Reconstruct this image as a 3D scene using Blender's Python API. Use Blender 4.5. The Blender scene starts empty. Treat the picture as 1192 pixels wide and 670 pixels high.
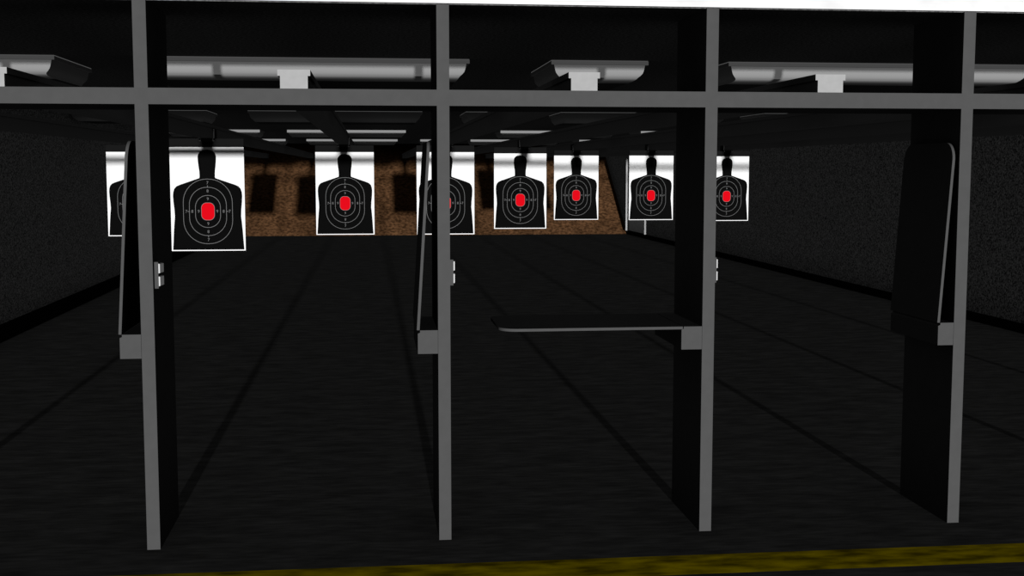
import bpy, bmesh, math, random
from mathutils import Vector

random.seed(4)
scene = bpy.context.scene
C = scene.collection
H = 2.4                      # ceiling height
XL, XR = -3.612, 6.674       # side walls
TRAP_Y, TRAP_S = 26.35, 1.53  # foot of the bullet trap, run per metre of rise

# ------------------------------------------------------------------ materials
def mat(name, col, rough=0.9, grain=None, emit=None):
    m = bpy.data.materials.new(name)
    m.use_nodes = True
    nt = m.node_tree
    b = nt.nodes['Principled BSDF']
    b.inputs['Base Color'].default_value = (*col, 1)
    b.inputs['Roughness'].default_value = rough
    b.inputs['Specular IOR Level'].default_value = 0.0
    if emit:
        b.inputs['Emission Color'].default_value = (1, 1, 1, 1)
        b.inputs['Emission Strength'].default_value = emit
    if grain:
        layers = grain if isinstance(grain, list) else [grain]
        tc = nt.nodes.new('ShaderNodeTexCoord')
        prev = None
        for (scale, lo, hi, stretch, detail) in layers:
            mp = nt.nodes.new('ShaderNodeMapping')
            mp.inputs['Scale'].default_value = stretch
            nt.links.new(tc.outputs['Object'], mp.inputs['Vector'])
            n = nt.nodes.new('ShaderNodeTexNoise')
            n.inputs['Scale'].default_value = scale
            n.inputs['Detail'].default_value = detail
            nt.links.new(mp.outputs['Vector'], n.inputs['Vector'])
            r = nt.nodes.new('ShaderNodeMapRange')
            r.inputs['From Min'].default_value = 0.35
            r.inputs['From Max'].default_value = 0.65
            r.inputs['To Min'].default_value = lo
            r.inputs['To Max'].default_value = hi
            nt.links.new(n.outputs['Fac'], r.inputs['Value'])
            if prev is None:
                prev = r.outputs['Result']
            else:
                mu = nt.nodes.new('ShaderNodeMath')
                mu.operation = 'MULTIPLY'
                nt.links.new(prev, mu.inputs[0])
                nt.links.new(r.outputs['Result'], mu.inputs[1])
                prev = mu.outputs[0]
        vm = nt.nodes.new('ShaderNodeVectorMath')
        vm.operation = 'SCALE'
        vm.inputs[0].default_value = col
        nt.links.new(prev, vm.inputs['Scale'])
        nt.links.new(vm.outputs['Vector'], b.inputs['Base Color'])
    return m

ONE = (1, 1, 1)
M = {
    'grey': mat('stall_grey', (.074, .074, .074), grain=(18, .97, 1.03, ONE, 2)),
    'rail': mat('rail_aluminium', (.365, .365, .365), grain=(30, .97, 1.03, ONE, 2)),
    'lamp': mat('lamp_housing', (.42, .42, .42)),
    'front': mat('lamp_front_sun_glow', (.185, .185, .185), emit=.085),  # weak glow standing in for sun the ceiling blocks
    'lip_sun_glow': mat('lamp_lip_sun_glow', (.2, .2, .2), emit=.055),  # glow put in for the missing sunlight
    'rail_body': mat('rail_side_shade', (.19, .19, .19)),  # darker rail copy: shade on sides and underside put into the colour
    'underside_shade': mat('lamp_underside_shade', (.07, .07, .07)),  # shade under the lamps painted as a darker colour
    'glow': mat('lamp_strip_sun_glow', (.4, .4, .4), emit=.27),  # added glow imitating sunlight on the far lamp fronts
    'seam_leak_glow': mat('lamp_seam_leak_glow', (.3, .3, .3), emit=.07),  # added glow imitating light leaking above the lamps
    'paper': mat('target_paper', (.85, .85, .85)),
    'ink': mat('target_black_ink', (.0035, .0035, .0035)),
    'red': mat('target_red_ink', (.62, .003, .009)),
    'line': mat('target_score_line', (.15, .15, .15)),
    'clamp': mat('clamp_black', (.0085, .0085, .0085)),
    'hanger': mat('hanger_dark', (.04, .04, .04)),
    'button': mat('button_white', (.62, .62, .62)),
    'floor': mat('rubber_floor', (.103, .103, .1015), grain=[(3.2, .78, 1.2, (1, 3, 1), 5), (22, .82, 1.18, (.35, 1.6, 1), 3)]),
    'ceiling': mat('ceiling_black', (.125, .125, .125), grain=[(60, .6, 1.4, ONE, 3)]),
    'wall': mat('acoustic_wall', (.275, .275, .275), grain=[(60, .1, 1.9, ONE, 4)]),
    'base': mat('baseboard_black', (.01, .01, .01)),
    'trap': mat('crumb_rubber', (.105, .052, .024), grain=[(13, .42, 1.48, ONE, 5), (1.1, .75, 1.2, ONE, 2)]),
    'white': mat('bulkhead_white', (.80, .80, .80), grain=[(5, .90, 1.1, (1, 1, 2), 3)]),
    'yellow': mat('yellow_paint', (.62, .47, .0), grain=[(5, .4, 1.6, (1, 2.5, 1), 6)]),
    'trim': mat('door_trim_white', (.45, .45, .45)),
    'leaf': mat('door_leaf_grey', (.95, .95, .95), grain=[(40, .8, 1.2, ONE, 2)]),
}

# ------------------------------------------------------------------ helpers
def box(bm, x0, x1, y0, y1, z0, z1):
    v = [bm.verts.new(p) for p in ((x0, y0, z0), (x1, y0, z0), (x1, y1, z0), (x0, y1, z0),
                                   (x0, y0, z1), (x1, y0, z1), (x1, y1, z1), (x0, y1, z1))]
    return [bm.faces.new([v[i] for i in f]) for f in
            ((3, 2, 1, 0), (4, 5, 6, 7), (0, 1, 5, 4), (1, 2, 6, 5), (2, 3, 7, 6), (3, 0, 4, 7))]

def bevel(bm, w, seg=1):
    bmesh.ops.bevel(bm, geom=bm.edges[:], offset=w, segments=seg, affect='EDGES', clamp_overlap=True)

def obj(name, bm, mats, parent=None, loc=(0, 0, 0), smooth=None):
    bmesh.ops.recalc_face_normals(bm, faces=bm.faces[:])
    me = bpy.data.meshes.new(name)
    bm.to_mesh(me)
    bm.free()
    for m in (mats if isinstance(mats, (list, tuple)) else [mats]):
        me.materials.append(M[m])
    if smooth:
        me.polygons.foreach_set('use_smooth', [True] * len(me.polygons))
        me.set_sharp_from_angle(angle=math.radians(smooth))
    o = bpy.data.objects.new(name, me)
    C.objects.link(o)
    o.parent = parent
    o.location = loc
    return o

def B(*a, bv=0):
    bm = bmesh.new()
    box(bm, *a)
    if bv:
        bevel(bm, bv)
    return bm

def tag(o, label, cat, group=None):
    o['label'] = label
    o['category'] = cat
    if group:
        o['group'] = group
    return o

def thing(name, label, cat, loc, group=None):
    o = bpy.data.objects.new(name, None)
    o.empty_display_size = .1
    C.objects.link(o)
    o.location = loc
    return tag(o, label, cat, group)

def struct(name, bm, m, parent=None, loc=(0, 0, 0)):
    o = obj(name, bm, m, parent, loc)
    if parent is None:
        o['kind'] = 'structure'
    return o

def dup(root, loc, label):
    r = root.copy()
    C.objects.link(r)
    r.location = loc
    r['label'] = label
    for ch in list(root.children):
        c = ch.copy()
        C.objects.link(c)
        c.parent = r
        for g in ch.children:
            d = g.copy()
            C.objects.link(d)
            d.parent = c
    return r

# ------------------------------------------------------------------ room shell
YE = 31.5
struct('floor', B(XL - .2, XR + .2, -9, YE, -.1, 0), 'floor')
struct('ceiling', B(XL - .2, XR + .2, .0205, YE, H, H + .12), 'ceiling')
struct('wall_left', B(XL - .2, XL, 0, YE, 0, H), 'wall')
struct('wall_right', B(XR, XR + .2, 0, YE, 0, H), 'wall')
struct('wall_back', B(XL, XR, YE - .15, YE, 0, H), 'wall')
struct('wall_front', B(XL - .2, XR + .2, 0, .02, H + .004, H + 1.5), 'white')
struct('baseboard_left', B(XL, XL + .02, 0.6, TRAP_Y - .002, 0, .17), 'base')
struct('baseboard_right', B(XR - .02, XR, 0.6, TRAP_Y - .002, 0, .10), 'base')

# door at the far end of the right wall
d = bpy.data.objects.new('door_1', None)
C.objects.link(d)
d.location = (XR, 24.12, .1005)
d['kind'] = 'structure'
struct('door_leaf', B(-.012, 0, .05, 2.03, .01, 1.80), 'leaf', d)
bm = bmesh.new()
box(bm, -.045, 0, 0, .05, 0, 1.85)
box(bm, -.085, 0, 2.03, 2.08, 0, 1.85)
box(bm, -.045, 0, .05, 2.03, 1.80, 1.85)
struct('door_frame', bm, 'trim', d)
bm = bmesh.new()
box(bm, -.05, -.012, .14, .26, .98, 1.00)
bevel(bm, .004)
struct('door_handle', bm, 'trim', d)

# sloping bullet trap in front of the back wall
bm = bmesh.new()
run = TRAP_S * (H - .002)
n = 24
rows = []
for k in range(n + 1):
    t = k / n
    rows.append([bm.verts.new((x, TRAP_Y + run * t, (H - .002) * t)) for x in (XL + .001, XR - .001)])
for a, b in zip(rows, rows[1:]):
    bm.faces.new((a[0], a[1], b[1], b[0]))
back = [bm.verts.new((x, TRAP_Y + run + .3, z)) for z in (H - .002, 0) for x in (XL + .001, XR - .001)]
bm.faces.new((rows[-1][0], rows[-1][1], back[1], back[0]))
bm.faces.new((back[0], back[1], back[3], back[2]))
bm.faces.new((back[2], back[3], rows[0][1], rows[0][0]))
bm.faces.new([r[0] for r in rows] + [back[0], back[2]])
bm.faces.new([r[1] for r in rows] + [back[1], back[3]])
tag(obj('bullet_trap', bm, 'trap'), 'sloping brown crumb-rubber bullet trap filling the far end of the range', 'bullet trap')

bm = bmesh.new()                       # a paint film, feathered at its two long edges
pr = [(-.60, 0), (-.56, .0003), (-.385, .0003), (-.345, 0)]
ends = [[bm.verts.new((x, y, z)) for y, z in pr] for x in (XL, XR)]
for k in range(3):
    bm.faces.new((ends[0][k], ends[1][k], ends[1][k + 1], ends[0][k + 1]))
tag(obj('floor_line', bm, 'yellow'), 'worn yellow painted line on the floor in front of the stalls', 'floor marking')

# ------------------------------------------------------------------ stalls
HB, HT = 1.959, 2.029        # header beam bottom and top
PD = .533                    # stall depth
bm = B(XL, XR, 0, PD, HB, HT)
tag(obj('header_beam', bm, 'grey'), 'long grey header beam running across all the stall dividers', 'beam')

def divider(x0, x1, label):
    t = thing('lane_divider', label, 'divider', ((x0 + x1) / 2, 0, 0), 'stall dividers along the firing line')
    w = (x1 - x0) / 2
    obj('lower_panel', B(-w, w, 0, PD, 0, HB), 'grey', t)
    obj('upper_panel', B(-w, w, 0, PD, HT, H), 'grey', t)
    return t

DIV = [(-1.001, -.944), (.295, .350), (1.508, 1.564), (2.721, 2.778)]
divider(*DIV[0], 'grey edged stall divider furthest left, beside the nearest paper target')
divider(*DIV[1], 'grey edged stall divider in front of the partly hidden target, second from the left')
divider(*DIV[2], 'grey edged stall divider carrying the lowered shelf')
divider(*DIV[3], 'grey edged stall divider furthest right, nearest the right wall in view')
divider(-2.30, -2.245, 'stall divider beyond the left edge of the view')
divider(4.01, 4.065, 'stall divider just beyond the right edge of the view')
divider(5.355, 5.41, 'stall divider well beyond the right edge of the view, next to the right wall')

# folding shelves: a bracket fixed to the divider's left face and a hinged board
BZ0, BZ1, BT = .857, .963, .0125
def shelf_board_bm(L=.842, D=.53, R=.085):
    """board hinged at x=0, reaching to x=-L; top face at z=0"""
    pts = [(0, 0), (0, D)]
    for cx, cy, a0 in ((-L + R, D - R, 90), (-L + R, R, 180)):
        for k in range(13):
            a = math.radians(a0 + 90 * k / 12)
            pts.append((cx + R * math.cos(a), cy + R * math.sin(a)))
    bm = bmesh.new()
    lo = [bm.verts.new((x, y, -BT)) for x, y in pts]
    hi = [bm.verts.new((x, y, 0)) for x, y in pts]
    bm.faces.new(hi)
    bm.faces.new(lo[::-1])
    for i in range(len(pts)):
        j = (i + 1) % len(pts)
        bm.faces.new((lo[i], lo[j], hi[j], hi[i]))
    return bm

def shelf(px, BW, tilt, label):
    t = thing('folding_shelf', label, 'shelf', (px - BW, 0, BZ1), 'folding shelves on the stall dividers')
    bm = bmesh.new()
    vs = [(0.010, 0), (BW - .0012, 0), (BW - .0012, BZ0 - BZ1), (0, BZ0 - BZ1), (0, -BT - .002), (.010, -.010)]
    f = [bm.verts.new((x, 0, z)) for x, z in vs]
    b = [bm.verts.new((x, PD, z)) for x, z in vs]
    bm.faces.new(f)
    bm.faces.new(b[::-1])
    for i in range(len(vs)):
        j = (i + 1) % len(vs)
        bm.faces.new((f[i], b[i], b[j], f[j]))
    br = obj('bracket', bm, 'grey', t)
    bo = obj('board', shelf_board_bm(), 'grey', t, smooth=40)
    if tilt is None:
        bo.location = (.006, .001, 0)
    else:
        bo.rotation_euler = (0, math.radians(90 + tilt), 0)   # swung up past the vertical, leaning on the divider
        bo.location = (.008, .001, .0005)
    return t

shelf(DIV[0][0], .092, 3.6, 'grey folding shelf swung up against the leftmost stall divider')
shelf(DIV[1][0], .091, 3.6, 'grey folding shelf swung up in front of a target, second from left')
shelf(DIV[2][0], .097, None, 'grey folding shelf lowered flat, its rounded corner sticking out to the left')
shelf(DIV[3][0], .077, 3.6, 'grey folding shelf swung up against the rightmost stall divider')

# target control switches on the right faces of three dividers
def switch(x, label):
    t = thing('control_switch', label, 'switch', (x, .035, 1.16), 'target control switches on the dividers')
    bm = B(0, .0175, 0, .082, 0, .117)
    bevel(bm, .0015)
    obj('back_plate', bm, 'grey', t)
    for z0, z1 in ((.0665, .109), (.010, .053)):
        bm = bmesh.new()
        p = [(.0175, .004), (.0236, .006), (.0292, .072), (.0175, .076)]
        lo = [bm.verts.new((a, b, z0 + (.002 if i in (1, 2) else 0))) for i, (a, b) in enumerate(p)]
        hi = [bm.verts.new((a, b, z1 - (.002 if i in (1, 2) else 0))) for i, (a, b) in enumerate(p)]
        bm.faces.new(lo[::-1])
        bm.faces.new(hi)
        for i in range(4):
            j = (i + 1) % 4
            bm.faces.new((lo[i], lo[j], hi[j], hi[i]))
        obj('button', bm, 'button', t)
    return t
switch(DIV[0][1], 'small grey switch box with two white buttons on the leftmost divider')
switch(DIV[1][1], 'small switch box with two white buttons left of the lowered shelf')
switch(DIV[2][1], 'small switch box with two white buttons on the lowered shelf divider')

# ------------------------------------------------------------------ carrier rails
def rail(cx, label, end):
    t = thing('carrier_rail', label, 'rail', (cx, 0, HT), 'target carrier rails under the ceiling')
    yb = TRAP_Y + TRAP_S * 1.975
    obj('flange', B(-.0705, .0705, 0.006, yb, .055, .082), 'rail_body', t)
    bm = bmesh.new()
    box(bm, -.0595, .0595, 0.006, PD + .003, .0005, .0545)
    box(bm, -.0595, .0595, PD + .003, yb, 1.986 - HT, .0545)
    obj('stem', bm, 'rail_body', t)
    bm = bmesh.new()  # rail end split off to keep its paler sunlit tone
    pr = [(-.0595, .0005), (.0595, .0005), (.0595, .055), (.0705, .055), (.0705, .082), (-.0705, .082), (-.0705, .055), (-.0595, .055)]
    f = [bm.verts.new((x, .0015, z)) for x, z in pr]
    b = [bm.verts.new((x, .0058, z)) for x, z in pr]
    bm.faces.new(f)
    bm.faces.new(b[::-1])
    for i in range(8):
        j = (i + 1) % 8
        bm.faces.new((f[i], b[i], b[j], f[j]))
    obj('lit_end', bm, 'rail', t)['label'] = 'pale T-shaped end face in the sunlit tone'
    return t
LANES = [-2.84, -1.594, -.325, .953, 2.091, 3.285, 4.463, 5.655]
RL = ['square grey carrier rail nearest the left wall, its end outside the view',
      'grey carrier rail with a pale end at the left edge, leading to the nearest target',
      'grey carrier rail whose pale end sits between the first two dividers from the left',
      'grey carrier rail whose pale end sits below the shortest ceiling light',
      'grey carrier rail whose pale end sits between the two rightmost dividers',
      'grey carrier rail leading to the left one of the three far targets',
      'grey carrier rail leading to the middle of the three far targets',
      'grey carrier rail nearest the right wall, leading to the rightmost target']
for x, l in zip(LANES, RL):
    rail(x, l, None)

# ------------------------------------------------------------------ paper targets
TW, TH = .72, 1.025
U, V = .72 / 407, 1.025 / 585
def flat(bm, pts, y, mi):
    vs = [bm.verts.new((x, y, z)) for x, z in pts]
    f = bm.faces.new(vs)
    f.material_index = mi
    return f

def stadium(hw, hh, rad, n=10):
    pts = []
    for sx, sz, a0 in ((1, 1, 0), (-1, 1, 90), (-1, -1, 180), (1, -1, 270)):
        for k in range(n + 1):
            a = math.radians(a0 + 90 * k / n)
            pts.append((sx * (hw - rad) + rad * math.cos(a), sz * (hh - rad) + rad * math.sin(a)))
    return pts

def digit(ch, size):
    cu = bpy.data.curves.new('digit', 'FONT')
    cu.body = ch
    cu.size = size
    cu.align_x = 'CENTER'
    cu.align_y = 'CENTER'
    cu.resolution_u = 3
    o = bpy.data.objects.new('digit', cu)
    C.objects.link(o)
    bpy.context.view_layer.update()
    me = bpy.data.meshes.new_from_object(o.evaluated_get(bpy.context.evaluated_depsgraph_get()))
    vs = [tuple(v.co) for v in me.vertices]
    fs = [tuple(p.vertices) for p in me.polygons]
    bpy.data.objects.remove(o)
    bpy.data.meshes.remove(me)
    bpy.data.curves.remove(cu)
    return vs, fs
DIG = {c: digit(c, .042) for c in '789'}

HALF = [(0, 4), (18, 6), (33, 12), (44, 23), (50, 40), (50, 62), (47, 95), (43, 125), (42, 156), (44, 164), (98, 183),
        (150, 201), (170, 210), (182, 224), (188, 243), (190, 265), (188, 300), (184, 340), (182, 380), (186, 420),
        (190, 470), (193, 520), (196, 562), (196, 569)]
def target_bm():
    bm = bmesh.new()
    box(bm, -TW / 2, TW / 2, 0, .003, -TH, 0)
    right = [(x * U, -(y + 10) * V) for x, y in HALF]
    left = [(-x, z) for x, z in right[1:]]
    flat(bm, right + left[::-1], -.001, 1)
    cz = -(352 + 10) * V
    for hw, hh in ((136, 184), (103, 138), (70, 92)):
        o_ = stadium(hw * U, hh * V, hw * U * .97)
        i_ = stadium(hw * U - .0048, hh * V - .0048, hw * U * .97 - .0048)
        n = len(o_)
        vo = [bm.verts.new((x, -.002, z + cz)) for x, z in o_]
        vi = [bm.verts.new((x, -.002, z + cz)) for x, z in i_]
        for k in range(n):
            j = (k + 1) % n
            bm.faces.new((vo[k], vo[j], vi[j], vi[k])).material_index = 3
    flat(bm, [(x, z + cz) for x, z in stadium(37.5 * U, 50.5 * V, 30 * U)], -.002, 3)
    flat(bm, [(x, z + cz) for x, z in stadium(35 * U, 48 * V, 28 * U)], -.003, 2)
    spots = []
    for ch, dx, dz in (('9', 51, 70), ('8', 86, 115), ('7', 119, 161)):
        spots += [(ch, dx * U, 0), (ch, -dx * U, 0), (ch, 0, dz * V), (ch, 0, -dz * V)]
    for ch, x, z in spots:
        vs, fs = DIG[ch]
        nv = [bm.verts.new((a + x, -.002, b + z + cz)) for a, b, c in vs]
        for f in fs:
            bm.faces.new([nv[i] for i in f]).material_index = 3
    for sx, sz in ((1, 0), (-1, 0), (0, 1), (0, -1)):       # ticks across the second ring
        x, z = sx * 106 * U, sz * 141 * V + cz
        a, b = (.011, .0025) if sx else (.0025, .011)
        flat(bm, [(x - a, z - b), (x + a, z - b), (x + a, z + b), (x - a, z + b)], -.0025, 3)
    return bm

TGT = [(-2.829, 10.08, 1.893), (-1.603, 7.05, 1.9), (-.314, 10.08, 1.895), (.934, 10.0, 1.895), (2.036, 11.34, 1.898),
       (3.28, 14.15, 1.901), (4.463, 13.97, 1.90), (5.655, 13.8, 1.888)]
TL = ['white silhouette paper target furthest left, half hidden behind the raised shelf',
      'largest and nearest white silhouette paper target, right of the leftmost divider',
      'white silhouette paper target standing alone between the first two dividers from the left',
      'white silhouette paper target crossed by a divider and its raised shelf',
      'white silhouette paper target directly above the lowered shelf, left end',
      'small white silhouette paper target just left of the right edge of the brown trap',
      'small white silhouette paper target in front of the white framed door',
      'small white silhouette paper target furthest right, cut off by the lowered shelf divider']
CL = ['black target clamp and hanger holding the target furthest left',
      'black target clamp and hanger holding the largest, nearest target',
      'black target clamp and hanger holding the target between the first two dividers',
      'black target clamp and hanger holding the target crossed by a divider',
      'black target clamp and hanger holding the target above the lowered shelf',
      'black target clamp and hanger holding the small target near the right edge of the trap',
      'black target clamp and hanger holding the small target in front of the door',
      'black target clamp and hanger holding the small target furthest right']
tp = None
for i, ((x, y, z), l, cl) in enumerate(zip(TGT, TL, CL)):
    if tp is None:
        tp = tag(obj('paper_target', target_bm(), ['paper', 'ink', 'red', 'line']), l, 'target', 'silhouette targets down the range')
        o = tp
    else:
        o = tp.copy()
        C.objects.link(o)
        o['label'] = l
    o.location = (x, y, z)
    t = thing('target_carrier', cl, 'target carrier', (x, y, z), 'target carriers hanging from the rails')
    top = 1.986 - z
    bm = B(-TW / 2, TW / 2, .0, .03, .0005, .082)
    obj('clamp_bar', bm, 'clamp', t)
    rx = LANES[i] - x
    bm = bmesh.new()
    box(bm, rx - .05, rx + .05, .032, .075, .04, top - .0005)
    obj('hanger', bm, 'hanger', t)
    bm = bmesh.new()
    for s in (-1, 1):
        box(bm, rx + s * .068 - .006, rx + s * .068 + .006, -.05, .15, top - .02, top + .09)
    box(bm, rx - .074, rx + .074, -.05, .15, top - .03, top - .001)
    obj('trolley', bm, 'hanger', t)

# ------------------------------------------------------------------ ceiling lights
def light_bm(x0, x1):
    bm = bmesh.new()
    prev = None
    spec = [(2.37, 0, 0), (2.352, .004, 0), (2.334, .008, 0), (2.3176, .014, .003), (2.3031, .026, .011), (2.2947, .036, .0205),
            (2.2895, .042, .031), (2.283, .046, .05), (2.278, .049, .09), (2.275, .051, .15), (2.273, .052, .22), (2.272, .053, .30)]
    D = 1.05
    for z, ins, yf in spec:
        a, b = x0 + .02 + ins, x1 - .02 - ins
        ring = [bm.verts.new(p) for p in ((a, yf, z - H), (b, yf, z - H), (b, D, z - H), (a, D, z - H))]
        if prev:
            for k in range(4):
                j = (k + 1) % 4
                f = bm.faces.new((prev[k], prev[j], ring[j], ring[k]))
                if k == 0 and z > 2.285:
                    f.material_index = 2              # front faces; glow painted in on the nearest row
        else:
            bm.faces.new(ring)
        prev = ring
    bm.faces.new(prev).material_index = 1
    return bm

UNITS = {'A': (XL + .005, -1.975), 'B': (-1.489, .655), 'C': (1.197, 1.85), 'D': (2.40, 4.545), 'E': (5.04, XR - .005)}
ROWS = [2.70, 10.08, 17.4, 24.3]
ORD = ['nearest', 'second', 'third', 'furthest']
POS = {'A': 'against the left wall', 'B': 'left of the middle', 'C': 'short one in the middle',
       'D': 'right of the middle', 'E': 'against the right wall'}
for r, y in enumerate(ROWS):
    for u, (x0, x1) in UNITS.items():
        if (r, u) in ((0, 'E'), (2, 'C')):
            continue
        lab = '%s trough ceiling light in the %s row, %s' % ('pale front-lit' if r == 0 else 'dark unlit' if r == 1 else 'thin added-glow', ORD[r], POS[u])
        t = thing('ceiling_light', lab, 'ceiling light', (0, y, H), 'trough lights along the range ceiling')
        obj('top_flange', B(x0, x1, -.012, 1.06, -.0295, -.006 if r < 2 else -.0005), 'lamp', t)
        if r == 0:
            obj('lip_glow', B(x0, x1, -.016, -.0121, -.0295, -.006), 'lip_sun_glow', t)  # thin added plate, glowing in place of sunlight
        ln = obj('lens', light_bm(x0, x1), ['lamp', 'underside_shade', 'front' if r == 0 else 'lamp'], t, smooth=50)
        sh = ln.data.attributes['sharp_edge'] if 'sharp_edge' in ln.data.attributes else ln.data.attributes.new('sharp_edge', 'BOOLEAN', 'EDGE')
        for e in ln.data.edges:
            if abs(e.vertices[0] - e.vertices[1]) == 4:
                sh.data[e.index].value = True         # crisp corners between front, ends and back
        if r < 2:
            obj('leak_glow', B(x0 + .002, x1 - .002, -.010, 1.05, -.006, -.0005), 'seam_leak_glow', t)  # added glow for light leaking at the ceiling joint
        else:
            obj('sun_glow_strip', B(x0, x1, -.018, -.0125, -.052, -.006), 'glow', t)  # added strip, glowing in place of the blocked sun

# ------------------------------------------------------------------ light
sun = bpy.data.lights.new('floodlight', 'SUN')
sun.energy = 4.0
sun.angle = math.radians(.62)
so = bpy.data.objects.new('floodlight', sun)
C.objects.link(so)
so.location = (1.5, -8, 2.4)
so.rotation_euler = Vector((0, 1, -.0203)).to_track_quat('-Z', 'Y').to_euler()

w = bpy.data.worlds.new('World')
scene.world = w
w.use_nodes = True
w.node_tree.nodes['Background'].inputs[0].default_value = (1, 1, 1, 1)
w.node_tree.nodes['Background'].inputs[1].default_value = .004
w.light_settings.ao_factor = .026
w.light_settings.distance = .5
scene.cycles.use_fast_gi = True
scene.cycles.fast_gi_method = 'ADD'
scene.cycles.diffuse_bounces = 0

# ------------------------------------------------------------------ camera
cam = bpy.data.cameras.new('Camera')
cam.sensor_width = 36
cam.lens = 1440.0 / 1192 * 36
cam.clip_end = 200
co = bpy.data.objects.new('Camera', cam)
C.objects.link(co)
co.location = (0, -5.5046, 1.6795)
co.rotation_euler = (math.pi / 2 - .0954, 0, -.11363)
scene.camera = co

vs = scene.view_settings
vs.view_transform = 'Standard'
vs.look = 'None'
vs.exposure = 0
vs.gamma = 1
vs.use_curve_mapping = False
